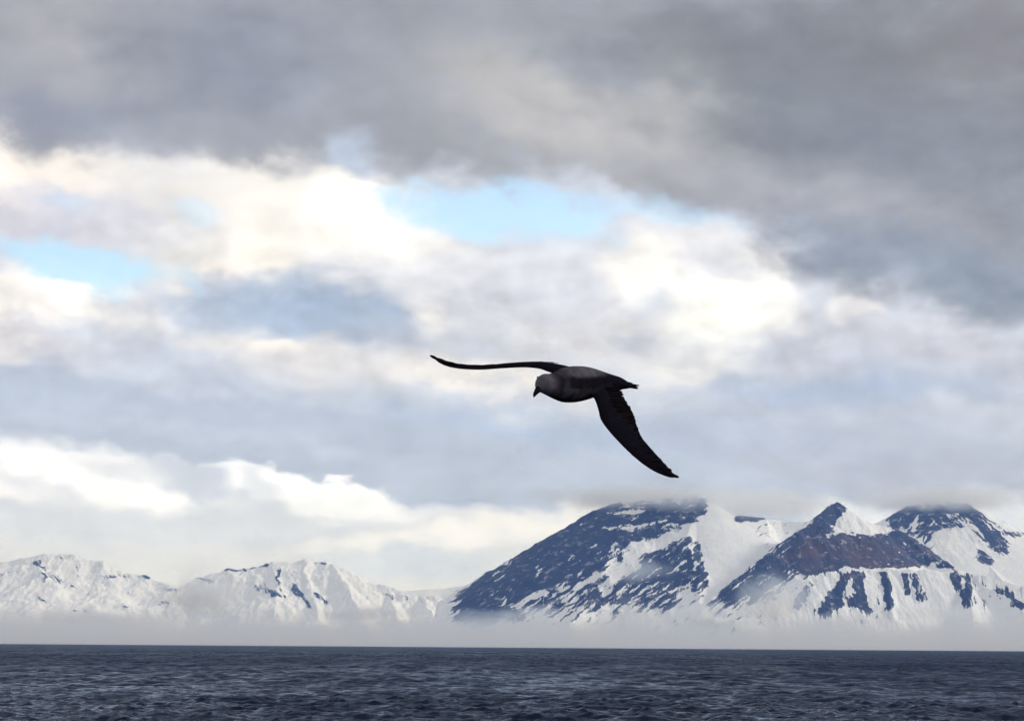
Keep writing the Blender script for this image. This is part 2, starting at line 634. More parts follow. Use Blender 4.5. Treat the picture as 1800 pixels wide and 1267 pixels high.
build_sea()


# ------------------------------------------------------------------ mountains
def mountain_material():
    M = Mat('snow_and_rock')
    bs = M.add('ShaderNodeBsdfPrincipled')
    bs.inputs['Roughness'].default_value = 0.85
    geo = M.add('ShaderNodeNewGeometry')
    at_ = M.add('ShaderNodeAttribute', attribute_name='rock')
    ar = M.add('ShaderNodeAttribute', attribute_name='red')
    fine = M.noise(geo.outputs['Position'], 0.06, 6, 0.7)
    v = M.math('MULTIPLY_ADD', M.math('SUBTRACT', fine, 0.5), 0.85, at_.outputs['Fac'])
    dust = M.noise(geo.outputs['Position'], 0.02, 5, 0.7)
    rock = M.math('MULTIPLY', M.ramp(v, -0.16, 0.22), M.ramp(dust, 0.30, 0.46, 0.62, 1.0))      # snow dusting on the ledges
    tone = M.noise(geo.outputs['Position'], 0.012, 5, 0.6)
    grey = M.mix(tone, (0.0015, 0.008, 0.055), (0.005, 0.019, 0.090))  # dark rock with the blue of the distant haze put into its colour
    redc = M.mix(tone, (0.045, 0.022, 0.030), (0.105, 0.052, 0.055))
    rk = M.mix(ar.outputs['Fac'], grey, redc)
    soil = M.noise(geo.outputs['Position'], 0.006, 4, 0.6)
    snow = M.mix(M.ramp(soil, .3, .7), (0.86, 0.88, 0.90), (0.93, 0.94, 0.95))
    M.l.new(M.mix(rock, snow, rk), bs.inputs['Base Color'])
    bp = M.add('ShaderNodeBump')
    bp.inputs['Distance'].default_value = 6.0
    bp.inputs['Strength'].default_value = 0.7
    M.l.new(M.math('MULTIPLY_ADD', rock, 0.5, M.math('MULTIPLY', fine, 0.8)), bp.inputs['Height'])
    M.l.new(bp.outputs[0], bs.inputs['Normal'])
    M.l.new(bs.outputs[0], M.out.inputs['Surface'])
    return M.m


MOUNTAIN = mountain_material()


def project(X, Y, Z):
    d = np.stack([X, Y, Z - CAM_H], axis=-1) @ ROTN      # into camera axes
    return 900 + FPX * d[..., 0] / -d[..., 2], 633.5 - FPX * d[..., 1] / -d[..., 2]


def cap(u, v, x1, y1, x2, y2, rad, soft=0.6):
    """soft capsule mask in picture units measured on the mountain's face"""
    dx, dy = x2 - x1, y2 - y1
    L = dx * dx + dy * dy + 1e-6
    t = np.clip(((u - x1) * dx + (v - y1) * dy) / L, 0, 1)
    d = np.hypot(u - x1 - t * dx, v - y1 - t * dy) / rad
    return 1 - smooth(1 - soft, 1 + soft, d)


def rot_noise(u, v, ang, s_along, s_across, seed, octv=5, gain=0.55):
    c, s = math.cos(R(ang)), math.sin(R(ang))
    a, b = u * c + v * s, -u * s + v * c
    return fbm(a / s_along, b / s_across, octv, seed, gain)


def terrain(name, px0, px1, Yc, y0, y1, nx, ny, ridges, rough, gully, rock_fn, label, seed, warp_amp=30.0, calm=None):
    """height field: union of ridge crests (picture x, picture y, distance, flank slope) broken up by gullies"""
    xs = np.linspace(at(px0, 900, Yc).x, at(px1, 900, Yc).x, nx)
    ys = np.linspace(y0, y1, ny)
    Y, X = np.meshgrid(ys, xs, indexing='ij')
    sc = Yc / FPX
    wx = fbm(X / 420, Y / 420, 4, seed + 50) * warp_amp
    wy = fbm(X / 420 + 31, Y / 420, 4, seed + 60) * warp_amp
    Xw, Yw = X + wx, Y + wy
    H = np.full_like(X, -200.0)
    for rd in ridges:
        pts = [at(p[0], p[1], p[2]) for p in rd['pts']]
        s0 = rd['slope']
        pw = rd.get('pow', 1.0)
        for a, b in zip(pts[:-1], pts[1:]):
            dx, dy = b.x - a.x, b.y - a.y
            L = dx * dx + dy * dy
            t = np.clip(((Xw - a.x) * dx + (Yw - a.y) * dy) / L, 0, 1)
            d = np.hypot(Xw - a.x - t * dx, Yw - a.y - t * dy)
            zc = a.z + t * (b.z - a.z)
            sl = s0
            if 'back' in rd:
                sl = np.where(Yw > a.y + t * dy, rd['back'], s0)
            if pw != 1.0:
                d = 300.0 * (d / 300.0) ** pw
            fall = sl * d
            if 'width' in rd:
                fall = fall + np.maximum(0, d - rd['width']) * 1.2
            H = np.maximum(H, zc - fall)
    hn = np.clip(H / 500.0, 0, 1.3)
    g = fbm(Xw / gully, Yw / (gully * 2.2), 5, seed, 0.52, ridged=True)
    g2 = fbm(Xw / (gully * 0.33), Yw / (gully * 0.6), 4, seed + 9, 0.55)
    edge = smooth(0.0, 0.25, hn)
    if calm is not None:
        u0, v0 = project(X, Y, np.maximum(H, 0))
        edge = edge * (1 - .85 * calm(u0, v0))
    Z = H + rough * (g - 0.3) * edge * 0.9 + rough * 0.45 * g2 * edge
    U, V = project(X, Y, Z)
    gy, gx = np.gradient(Z, ys, xs)
    steep = np.hypot(gx, gy)
    Uw = U + 7 * fbm(U / 22, V / 16, 4, seed + 70, .6)
    Vw = V + 5 * fbm(U / 20 + 9, V / 14, 4, seed + 80, .6)
    rock, red = rock_fn(Uw, Vw, steep, g, X, Y, Z)
    Z = Z + np.clip(rock, -0.3, 0.5) * 3.0
    me = grid_mesh(name, np.stack([X, Y, Z], axis=-1))
    for nm, arr in (('rock', rock), ('red', red)):
        a = me.attributes.new(nm, 'FLOAT', 'POINT')
        a.data.foreach_set('value', np.ascontiguousarray(arr, dtype=np.float32).ravel())
    o = link_mesh(name, me, MOUNTAIN)
    tag(o, label, 'mountain', 'snowy mountains beyond the fog', kind='structure')
    return o


# --- the broad dark hump that rises from the fog right of the middle
def rock_hump(u, v, st, g, X, Y, Z):
    r = -0.60 + 0 * u
    # great dark flank on the left
    r = r + 1.5 * cap(u, v, 850, 1060, 960, 985, 48, .5)
    r = np.maximum(r, -0.60 + 1.55 * cap(u, v, 960, 990, 1060, 925, 46, .5))
    r = np.maximum(r, -0.60 + 1.55 * cap(u, v, 960, 1010, 1070, 965, 36, .5))
    r = np.maximum(r, -0.60 + 1.35 * cap(u, v, 1075, 915, 1225, 900, 26, .6))
    r = np.maximum(r, -0.60 + 1.25 * cap(u, v, 1085, 940, 1165, 932, 16, .6))
    r = np.maximum(r, -0.60 + 1.35 * cap(u, v, 1150, 988, 1225, 975, 24, .6))
    r = np.maximum(r, -0.60 + 1.1 * cap(u, v, 1010, 1030, 1240, 1015, 22, .8))
    r = np.maximum(r, -0.60 + 0.95 * cap(u, v, 940, 1060, 1180, 1050, 18, .8))
    r = np.maximum(r, -0.60 + 1.2 * cap(u, v, 1180, 955, 1210, 945, 7, .6))
    # snow that breaks it up
    for x1, y1, x2, y2, rad, wgt in ((1062, 928, 1150, 922, 4, .9), (1070, 903, 1130, 898, 4, .8), (1160, 918, 1225, 925, 4, .8), (1080, 958, 1078, 1005, 9, 1.1),
                                     (1100, 975, 1230, 925, 9, 1.2), (1095, 1000, 1060, 1035, 9, .9), (1010, 980, 1000, 985, 5, .8), (948, 998, 945, 1016, 6, .7),
                                     (1000, 1005, 1025, 1010, 6, .8), (886, 1052, 884, 1058, 5, .9), (1050, 1010, 990, 1050, 6, .8), (1205, 985, 1190, 1000, 3, .6),
                                     (1215, 965, 1222, 1000, 3, .8), (900, 1066, 960, 1040, 5, .8)):
        r = r - wgt * cap(u, v, x1, y1, x2, y2, rad, .7)
    diag = rot_noise(u, v, -34, 44, 5.5, 3, 6, .6)
    band = rot_noise(u, v, -12, 40, 5, 13, 6, .6)
    top = 1 - smooth(935, 960, v)
    r = r + 2.3 * (diag * (1 - top) + band * top) + 0.7 * rot_noise(u, v, -36, 16, 2.6, 23)
    bowl = cap(u, v, 1275, 930, 1290, 1000, 46, .25)
    r = r - 2.0 * bowl
    r = np.maximum(r, -.9 + 1.9 * cap(u, v, 1302, 911, 1338, 906, 8, .9))
    return r, 0 * u


hump = terrain(
    'mountain', 770, 1510, 11900, 10300, 13300, 610, 280,
    [
        dict(pts=[(800, 1125, 12000), (834, 1073, 12000), (880, 1022, 12000), (930, 974, 12000), (985, 934, 12000), (1030, 906, 12000), (1075, 887, 12000), (1140, 880, 12020), (1225, 868, 12050), (1245, 884, 12200), (1290, 908, 12700), (1370, 914, 12800), (1420, 916, 12700)], slope=.60),
        dict(pts=[(1225, 870, 12050), (1208, 942, 11600), (1230, 1000, 11320), (1230, 1085, 10900)], slope=.72),
        dict(pts=[(1075, 893, 12000), (1085, 955, 11600), (1040, 1050, 11150), (1010, 1090, 10900)], slope=.66),
        dict(pts=[(960, 960, 12000), (930, 1020, 11600), (880, 1085, 11200)], slope=.66),
        dict(pts=[(1290, 905, 12700), (1300, 960, 12200), (1290, 1020, 11500), (1270, 1085, 10900)], slope=.10, width=170),
    ],
    25, 210, rock_hump, 'broad dark blue mountain streaked with snow, first to rise right of the centre', 100,
    calm=lambda u, v: np.maximum(cap(u, v, 1290, 915, 1290, 1010, 60, .4), cap(u, v, 1270, 905, 1420, 915, 30, .4)))


# --- the pointed peak in the middle of the right-hand range
def rock_peak(u, v, st, g, X, Y, Z):
    b = -0.68
    r = b + 0 * u
    for x1, y1, x2, y2, rad, w in ((1472, 890, 1462, 905, 15, 1.5), (1462, 905, 1420, 945, 19, 1.5), (1430, 935, 1285, 1045, 21, 1.42), (1420, 965, 1330, 1035, 24, 1.35), (1400, 975, 1560, 965, 34, 1.6),
                                   (1560, 955, 1600, 945, 24, 1.5), (1560, 985, 1640, 975, 22, 1.5), (1420, 1000, 1560, 990, 16, 1.5), (1640, 985, 1670, 992, 10, 1.3), (1280, 1045, 1250, 1065, 8, .9),
                                   # lower buttress ribs
                                   (1490, 1008, 1460, 1062, 9, 1.4), (1470, 1050, 1450, 1068, 17, 1.3), (1495, 1005, 1512, 1012, 11, 1.4), (1508, 1025, 1518, 1060, 10, 1.6), (1505, 1055, 1525, 1068, 12, 1.4), (1552, 1005, 1560, 1030, 9, 1.5), (1560, 1030, 1563, 1066, 7, 1.4),
                                   (1590, 1005, 1594, 1040, 6, 1.2), (1605, 1005, 1622, 1050, 8, 1.05), (1678, 1010, 1684, 1030, 8, 1.2), (1695, 1020, 1702, 1060, 11, 1.15), (1425, 1028, 1400, 1064, 9, 1.0), (1540, 1045, 1545, 1060, 3, 1.1),
                                   (1700, 1008, 1800, 1062, 3.0, 1.2), (1780, 1060, 1800, 1064, 6, 1.2)):
        r = np.maximum(r, b + w * cap(u, v, x1, y1, x2, y2, rad, .55))
    for x1, y1, x2, y2, rad, w in ((1485, 917, 1550, 926, 14, .85), (1505, 935, 1560, 928, 7, .7), (1478, 1001, 1670, 1002, 4, 1.2), (1425, 1013, 1470, 1008, 5, .9), (1530, 1010, 1535, 1060, 7, 1.5),
                                   (1575, 1010, 1578, 1060, 7, 1.0), (1640, 1010, 1660, 1060, 22, .9), (1460, 1012, 1435, 1062, 6, 1.2)):
        r = r - w * cap(u, v, x1, y1, x2, y2, rad, .6)
    spur = 1 - smooth(1400, 1450, u + (v - 940) * .2)
    diag = rot_noise(u, v, -36, 52, 4.5, 5, 6, .6)
    spots = rot_noise(u, v, 10, 11, 6, 15, 6, .68)
    low = smooth(998, 1006, v)
    vert = rot_noise(u, v, 80, 40, 5, 25, 6, .62)
    r = r + 2.8 * diag * spur + (2.3 * spots) * (1 - spur) * (1 - low) + 2.0 * vert * low * (1 - spur) + .45 * fbm(u / 9, v / 7, 4, 44)
    red = cap(u, v, 1400, 985, 1640, 985, 26, .7) * .85 * smooth(-.35, .35, rot_noise(u, v, 0, 60, 18, 35)) + .45 * cap(u, v, 1430, 960, 1520, 960, 24, .7)
    return r, np.clip(red, 0, 1)


peak = terrain(
    'mountain', 1215, 1860, 11500, 10250, 12300, 540, 290,
    [
        dict(pts=[(1225, 1075, 10950), (1290, 1020, 11150), (1340, 982, 11300), (1400, 935, 11500), (1440, 905, 11650), (1462, 888, 11780), (1472, 882, 11800), (1475, 894, 11820), (1500, 908, 11850), (1540, 922, 11880), (1590, 936, 11880), (1635, 980, 11700), (1690, 1003, 11500), (1740, 1036, 11300), (1800, 1060, 11150), (1870, 1080, 11000)], slope=.75, back=.8),
        dict(pts=[(1472, 890, 11800), (1455, 960, 11500), (1440, 1010, 11300), (1400, 1075, 11000)], slope=.85),
        dict(pts=[(1400, 1040, 11250), (1440, 1012, 11280), (1490, 1002, 11300), (1600, 1001, 11330), (1685, 1003, 11400)], slope=1.0, back=.25),
        dict(pts=[(1560, 930, 11880), (1570, 985, 11450), (1562, 1005, 11300), (1566, 1075, 11020)], slope=.9),
        dict(pts=[(1495, 1002, 11300), (1510, 1040, 11130), (1512, 1085, 10980)], slope=.9),
        dict(pts=[(1690, 1003, 11450), (1705, 1040, 11250), (1712, 1085, 11000)], slope=.8),
    ],
    18, 150, rock_peak, 'sharp pointed dark peak with reddish cliffs above snow gullies, in the right-hand range', 200, 12.0)


# --- the rounded summit behind it, head in the cloud
def rock_back(u, v, st, g, X, Y, Z):
    b = -0.70
    r = b + 0 * u
    for x1, y1, x2, y2, rad, w in ((1575, 915, 1610, 900, 16, 1.4), (1620, 905, 1700, 897, 17, 1.55), (1700, 900, 1760, 960, 15, 1.3), (1630, 940, 1640, 955, 16, 1.3), (1660, 915, 1700, 945, 9, 1.0),
                                   (1725, 975, 1738, 987, 8, 1.2), (1755, 935, 1800, 940, 4, .9), (1600, 930, 1640, 925, 14, 1.05), (1650, 925, 1690, 922, 5, 1.2)):
        r = np.maximum(r, b + w * cap(u, v, x1, y1, x2, y2, rad, .6))
    for x1, y1, x2, y2, rad, w in ((1650, 955, 1690, 945, 16, 1.2), (1655, 908, 1680, 906, 4, .8), (1612, 905, 1606, 930, 3, .9), (1700, 912, 1740, 955, 2.5, .7)):
        r = r - w * cap(u, v, x1, y1, x2, y2, rad, .6)
    dg = rot_noise(u, v, 38, 46, 4, 6, 6, .6)
    dl = rot_noise(u, v, -42, 40, 4, 7, 6, .6)
    k = smooth(1630, 1660, u)
    r = r + 2.1 * (dg * k + dl * (1 - k)) + .5 * fbm(u / 9, v / 6, 4, 45)
    r = r - .9 * smooth(985, 1010, v)
    return r, 0 * u


back = terrain(
    'mountain', 1440, 1960, 13300, 11700, 14000, 480, 210,
    [
        dict(pts=[(1470, 985, 13400), (1520, 945, 13400), (1560, 915, 13400), (1590, 895, 13400), (1640, 881, 13400), (1695, 884, 13400), (1725, 905, 13400), (1760, 932, 13400), (1800, 938, 13450), (1880, 950, 13500), (1960, 975, 13500)], slope=.52, back=.6),
        dict(pts=[(1695, 886, 13400), (1700, 950, 13000), (1745, 1000, 12600), (1790, 1050, 12200)], slope=.5),
        dict(pts=[(1600, 890, 13400), (1620, 940, 13050), (1640, 980, 12800)], slope=.62),
    ],
    19, 190, rock_back, 'rounded snowy summit capped by cloud at the far right, behind the pointed peak', 300,
    calm=lambda u, v: cap(u, v, 1720, 1010, 1830, 990, 50, .5))


# --- the pale mountains on the left, farther away
def rock_left(u, v, st, g, X, Y, Z):
    r = -0.98 + 1.0 * smooth(.2, .75, g) * .35 + 2.0 * rot_noise(u, v, 45, 26, 2.6, 8, 6, .64)
    for x1, y1, x2, y2, rad, w in ((60, 988, 80, 1000, 4, .7), (80, 985, 40, 992, 3, .6), (105, 982, 120, 980, 3, .6), (72, 1008, 78, 1020, 4, .7), (85, 1010, 160, 1050, 6, .5), (60, 1040, 80, 1060, 3, .6),
                                   (136, 990, 140, 1012, 3, .8), (170, 1012, 230, 1012, 4, .8), (250, 1012, 262, 1015, 3, .9), (288, 1035, 330, 1040, 3.5, 1.0), (285, 1060, 330, 1062, 3, .7),
                                   (130, 1072, 150, 1074, 3, .7), (215, 1066, 240, 1066, 3, .7), (30, 1000, 0, 1010, 4, .5)):
        r = r + w * 1.1 * cap(u, v, x1, y1, x2, y2, rad, .8)
    return r, 0 * u


def rock_snowy(u, v, st, g, X, Y, Z):
    r = -0.95 + 1.9 * rot_noise(u, v, 58, 26, 2.6, 9, 6, .64) + .25 * smooth(.3, .8, g)
    for x1, y1, x2, y2, rad, w in ((395, 1002, 440, 1000, 2.6, 1.0), (350, 1015, 372, 1022, 2.6, .9), (445, 996, 470, 993, 4, .9), (488, 1002, 492, 1035, 3.5, .95), (515, 1030, 545, 1065, 5, 1.1),
                                   (460, 1030, 480, 1040, 7, .8), (440, 1026, 450, 1036, 6, .6), (555, 1042, 575, 1060, 4, 1.0), (555, 988, 572, 991, 2.5, 1.0), (480, 1045, 500, 1048, 3, .9), (680, 1045, 690, 1050, 4, .8),
                                   (705, 1045, 715, 1052, 4, .9), (740, 1052, 744, 1058, 3, .7), (505, 1000, 512, 1020, 3, .5), (600, 1045, 612, 1060, 4, .6)):
        r = r + w * 1.15 * cap(u, v, x1, y1, x2, y2, rad, .8)
    return r, 0 * u


left = terrain(
    'mountain', -140, 420, 19000, 17300, 19900, 420, 180,
    [
        dict(pts=[(-140, 1010, 19200), (-60, 992, 19200), (0, 985, 19200), (50, 977, 19200), (95, 973, 19200), (135, 976, 19200), (180, 988, 19100), (230, 1005, 19000), (290, 1026, 18800), (345, 1043, 18600), (400, 1075, 18400)], slope=.42, back=.5),
        dict(pts=[(50, 980, 19200), (75, 1010, 18700), (90, 1060, 18200), (100, 1095, 17800)], slope=.40),
        dict(pts=[(135, 978, 19200), (180, 1030, 18600), (190, 1085, 18000)], slope=.36),
        dict(pts=[(290, 1028, 18800), (280, 1065, 18300), (270, 1095, 17900)], slope=.36),
    ],
    40, 330, rock_left, 'pale snow-covered mountain with fine dark marks at the far left', 400, 50.0)

snowy = terrain(
    'mountain', 310, 870, 18600, 16800, 19500, 460, 190,
    [
        dict(pts=[(310, 1050, 18800), (345, 1016, 18800), (395, 1002, 18800), (440, 995, 18800), (480, 989, 18800), (530, 985, 18800), (575, 986, 18800), (600, 997, 18700), (628, 1018, 18600), (680, 1033, 18500), (740, 1044, 18400), (800, 1056, 18300), (870, 1068, 18200)], slope=.50, back=.6),
        dict(pts=[(480, 990, 18800), (490, 1030, 18300), (480, 1085, 17700)], slope=.46),
        dict(pts=[(530, 986, 18800), (548, 1040, 18200), (560, 1085, 17700)], slope=.5),
        dict(pts=[(585, 990, 18750), (612, 1040, 18150), (640, 1085, 17700)], slope=.55),
        dict(pts=[(680, 1033, 18500), (690, 1060, 18150), (700, 1085, 17800)], slope=.55),
        dict(pts=[(740, 1044, 18400), (750, 1065, 18100), (765, 1085, 17800)], slope=.55),
    ],
    42, 300, rock_snowy, 'snowy flat-topped mountain with sunlit ribs, between the far left one and the dark hump', 500, 40.0)


def rock_none(u, v, st, g, X, Y, Z):
    return -1.2 + .6 * fbm(u / 25, v / 6, 4, 12), 0 * u


far = terrain(
    'mountain', 560, 1000, 25000, 23800, 26000, 200, 90,
    [dict(pts=[(560, 1060, 25400), (640, 1052, 25400), (700, 1040, 25400), (760, 1035, 25400), (820, 1030, 25400), (900, 1026, 25400), (1000, 1024, 25400)], slope=.35)],
    22, 500, rock_none, 'low distant snowfield ridge between the snowy mountain and the dark hump', 600, 60.0)


# ------------------------------------------------------------------ fog and low cloud
def fog_material(name, dens, box, top, soft, nscale, namp):
    """fog whose ragged top lies near the height top (metres)"""
    M = Mat(name)
    geo = M.add('ShaderNodeNewGeometry')
    sp = M.add('ShaderNodeSeparateXYZ')
    M.l.new(geo.outputs['Position'], sp.inputs[0])
    mp = M.add('ShaderNodeVectorMath', operation='MULTIPLY')
    M.l.new(geo.outputs['Position'], mp.inputs[0])
    mp.inputs[1].default_value = (1.0, 0.35, 2.0)
    n = M.noise(mp.outputs[0], nscale, 4, 0.55)
    h = M.math('MULTIPLY_ADD', M.math('SUBTRACT', n, 0.5), -namp, sp.outputs['Z'])
    d = M.ramp(h, top - soft, top + soft, 1.0, 0.0)
    y = M.ramp(sp.outputs['Y'], box[0], box[0] + 500, 0.5, 1.0)
    pv = M.add('ShaderNodeVolumePrincipled')
    pv.inputs['Color'].default_value = (0.74, 0.84, 1.0, 1)
    pv.inputs['Absorption Color'].default_value = (0.72, 0.72, 0.72, 1)
    pv.inputs['Anisotropy'].default_value = 0.1
    M.l.new(M.math('MULTIPLY', M.math('MULTIPLY', d, y), dens), pv.inputs['Density'])
    M.l.new(pv.outputs[0], M.out.inputs['Volume'])
    M.m.cycles.volume_step_rate = 0.12
    return M.m


def box_mesh(name, a, b):
    bm = bmesh.new()
    bmesh.ops.create_cube(bm, size=1.0)
    for v in bm.verts:
        v.co = Vector([(a[i] + b[i]) / 2 + v.co[i] * (b[i] - a[i]) for i in range(3)])
    me = bpy.data.meshes.new(name)
    bm.to_mesh(me)
    bm.free()
    return me


fb = link_mesh('fog_bank', box_mesh('fog_bank', (-6500, 6200, -0.6), (6500, 11200, 330)),
               fog_material('sea_fog', 9e-4, (6200, 11200), 78, 30, 0.0034, 300), smooth=False)
tag(fb, 'low grey fog bank lying on the sea in front of the mountains', 'fog', kind='stuff')


def puff_material(name, dens, nscale, thr):
    M = Mat(name)
    tcn = M.add('ShaderNodeTexCoord')
    geo = M.add('ShaderNodeNewGeometry')
    ln = M.add('ShaderNodeVectorMath', operation='LENGTH')
    M.l.new(tcn.outputs['Object'], ln.inputs[0])
    n = M.noise(geo.outputs['Position'], nscale, 4, 0.58)
    f = M.math('SUBTRACT', 1.0, ln.outputs['Value'])
    v = M.math('MULTIPLY_ADD', M.math('SUBTRACT', n, 0.5), 2.4, f)
    edge = M.ramp(ln.outputs['Value'], 0.25, 0.98, 1.0, 0.0)
    d = M.math('MULTIPLY', M.ramp(v, thr, thr + 0.6), edge)
    pv = M.add('ShaderNodeVolumePrincipled')
    pv.inputs['Color'].default_value = (0.74, 0.84, 1.0, 1)
    pv.inputs['Absorption Color'].default_value = (0.72, 0.72, 0.72, 1)
    pv.inputs['Anisotropy'].default_value = 0.1
    M.l.new(M.math('MULTIPLY', d, dens), pv.inputs['Density'])
    M.l.new(pv.outputs[0], M.out.inputs['Volume'])
    M.m.cycles.volume_step_rate = 0.5
    return M.m


PUFF = puff_material('cloud_puff', 0.0062, 0.0075, 0.08)
bm = bmesh.new()
bmesh.ops.create_icosphere(bm, subdivisions=3, radius=1.0)
PUFF_ME = bpy.data.meshes.new('cloud_puff')
bm.to_mesh(PUFF_ME)
bm.free()
PUFF_ME.materials.append(PUFF)


def puff(px, py, Y, rx_px, rz_px, ry, label):
    o = bpy.data.objects.new('cloud_wisp', PUFF_ME)
    col.objects.link(o)
    o.location = at(px, py, Y)
    s = Y / FPX
    o.scale = (rx_px * s, ry, rz_px * s)
    tag(o, label, 'cloud', 'low clouds clinging to the mountains', kind='stuff')


puff(1150, 874, 11900, 290, 38, 420, 'wide flat grey cloud hiding the top of the broad dark mountain')
puff(1350, 884, 12200, 190, 38, 420, 'grey cloud over the snow bowl left of the pointed peak')
puff(1660, 876, 13150, 240, 36, 420, 'cloud cap on the rounded summit at the far right')
puff(1365, 1052, 10900, 110, 66, 230, 'tongue of fog climbing the slope below the pointed peak')
puff(1120, 1004, 11150, 100, 30, 150, 'small wisp of mist on the face of the broad dark mountain')
puff(930, 1078, 10800, 90, 22, 220, 'low shred of fog at the left foot of the broad dark mountain')
puff(1235, 1076, 10700, 90, 30, 220, 'bank of mist where the snow bowl runs down to the sea')
puff(1640, 1076, 10800, 120, 24, 200, 'thin fog lapping the snow gullies under the reddish cliffs')
puff(640, 1078, 16500, 130, 20, 260, 'low mist along the foot of the sunlit snowy mountain')
puff(160, 1088, 16800, 170, 22, 260, 'low mist along the foot of the far left mountain')
puff(360, 1050, 17300, 130, 56, 300, 'mist rising between the two pale left-hand mountains')

# ------------------------------------------------------------------ haze
M = Mat('thin_air')
pv = M.add('ShaderNodeVolumePrincipled')
pv.inputs['Color'].default_value = (0.24, 0.47, 1.0, 1)
pv.inputs['Absorption Color'].default_value = (1, 1, 1, 1)
pv.inputs['Density'].default_value = 2.7e-5
pv.inputs['Anisotropy'].default_value = 0.0
M.l.new(pv.outputs[0], M.out.inputs['Volume'])
hz = link_mesh('haze', box_mesh('haze', (-16000, -3000, -4.0), (16000, 28000, 985)), M.m, smooth=False)
tag(hz, 'thin bluish air between the ship and the mountains', 'haze', kind='stuff')

# ------------------------------------------------------------------ bird
BD = 7.5                              # metres to the bird


def bp_(px, py, d):
    return at(px, py, BD + d)


def feather_material(name, c0, c1, rough=0.7, scale=60):
    M = Mat(name)
    bs = M.add('ShaderNodeBsdfPrincipled')
    bs.inputs['Roughness'].default_value = rough
    bs.inputs['Specular IOR Level'].default_value = 0.0
    geo = M.add('ShaderNodeNewGeometry')
    n = M.noise(geo.outputs['Position'], scale, 4, 0.6)
    big = M.noise(geo.outputs['Position'], 14, 3, 0.5)
    f = M.math('MULTIPLY_ADD', M.math('SUBTRACT', n, 0.5), 0.5, M.ramp(big, .3, .7), clamp=True)
    M.l.new(M.mix(f, c0, c1), bs.inputs['Base Color'])
    b = M.add('ShaderNodeBump')
    b.inputs['Distance'].default_value = 0.004
    b.inputs['Strength'].default_value = 0.5
    M.l.new(n, b.inputs['Height'])
    M.l.new(b.outputs[0], bs.inputs['Normal'])
    M.l.new(bs.outputs[0], M.out.inputs['Surface'])
    return M.m


def body_material():
    """dark plumage, paler face and breast, painted sky sheen on the back, set by an attribute along the bird"""
    M = Mat('plumage')
    bs = M.add('ShaderNodeBsdfPrincipled')
    bs.inputs['Roughness'].default_value = 0.75
    bs.inputs['Specular IOR Level'].default_value = 0.0
    geo = M.add('ShaderNodeNewGeometry')
    a = M.add('ShaderNodeAttribute', attribute_name='pale')
    n = M.noise(geo.outputs['Position'], 45, 4, 0.6)
    big = M.noise(geo.outputs['Position'], 16, 3, 0.5)
    dark = M.mix(n, (0.005, 0.0044, 0.0075), (0.015, 0.013, 0.019))
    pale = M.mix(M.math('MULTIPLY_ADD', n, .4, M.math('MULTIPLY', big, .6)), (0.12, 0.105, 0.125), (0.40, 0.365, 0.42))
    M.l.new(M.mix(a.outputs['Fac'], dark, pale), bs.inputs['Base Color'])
    b = M.add('ShaderNodeBump')
    b.inputs['Distance'].default_value = 0.004
    b.inputs['Strength'].default_value = 0.6
    M.l.new(n, b.inputs['Height'])
    M.l.new(b.outputs[0], bs.inputs['Normal'])
    M.l.new(bs.outputs[0], M.out.inputs['Surface'])
    return M.m


PLUMAGE = body_material()
FEATHER = feather_material('flight_feather', (0.004, 0.0034, 0.005), (0.014, 0.0115, 0.014))
BILL = feather_material('bill_horn', (0.006, 0.005, 0.006), (0.014, 0.011, 0.012), 0.45, 120)

root = bpy.data.objects.new('seabird', None)
col.objects.link(root)
root.location = bp_(1010, 674, 0)
root.empty_display_size = 0.2
tag(root, 'dark grey seabird gliding left above the sea with wings spread', 'bird')
RL = root.location.copy()


def catmull(pts, n):
    pts = [np.array(p, dtype=float) for p in pts]
    ext = [2 * pts[0] - pts[1]] + pts + [2 * pts[-1] - pts[-2]]
    m = len(pts) - 1
    outp = []
    for i in range(n):
        t = i / (n - 1) * m
        k = min(int(t), m - 1)
        f = t - k
        p0, p1, p2, p3 = ext[k], ext[k + 1], ext[k + 2], ext[k + 3]
        outp.append(.5 * ((2 * p1) + (-p0 + p2) * f + (2 * p0 - 5 * p1 + 4 * p2 - p3) * f * f + (-p0 + 3 * p1 - 3 * p2 + p3) * f ** 3))
    return np.array(outp)


HD = Vector((-0.70, -0.70, -0.08)).normalized()                  # heading
LW = Vector((0.62, -0.62, -0.42)); LW = (LW - LW.dot(HD) * HD).normalized()   # towards the left wing
UP = HD.cross(LW).normalized()

bmb = bmesh.new()


def loft(bm, rings, close=True):
    prev = None
    first = None
    for rg in rings:
        vs_ = [bm.verts.new(p) for p in rg]
        if prev:
            n = len(vs_)
            for i in range(n):
                bm.faces.new((prev[i], prev[(i + 1) % n], vs_[(i + 1) % n], vs_[i]))
        else:
            first = vs_
        prev = vs_
    if close:
        bm.faces.new(list(reversed(first)))
        bm.faces.new(prev)


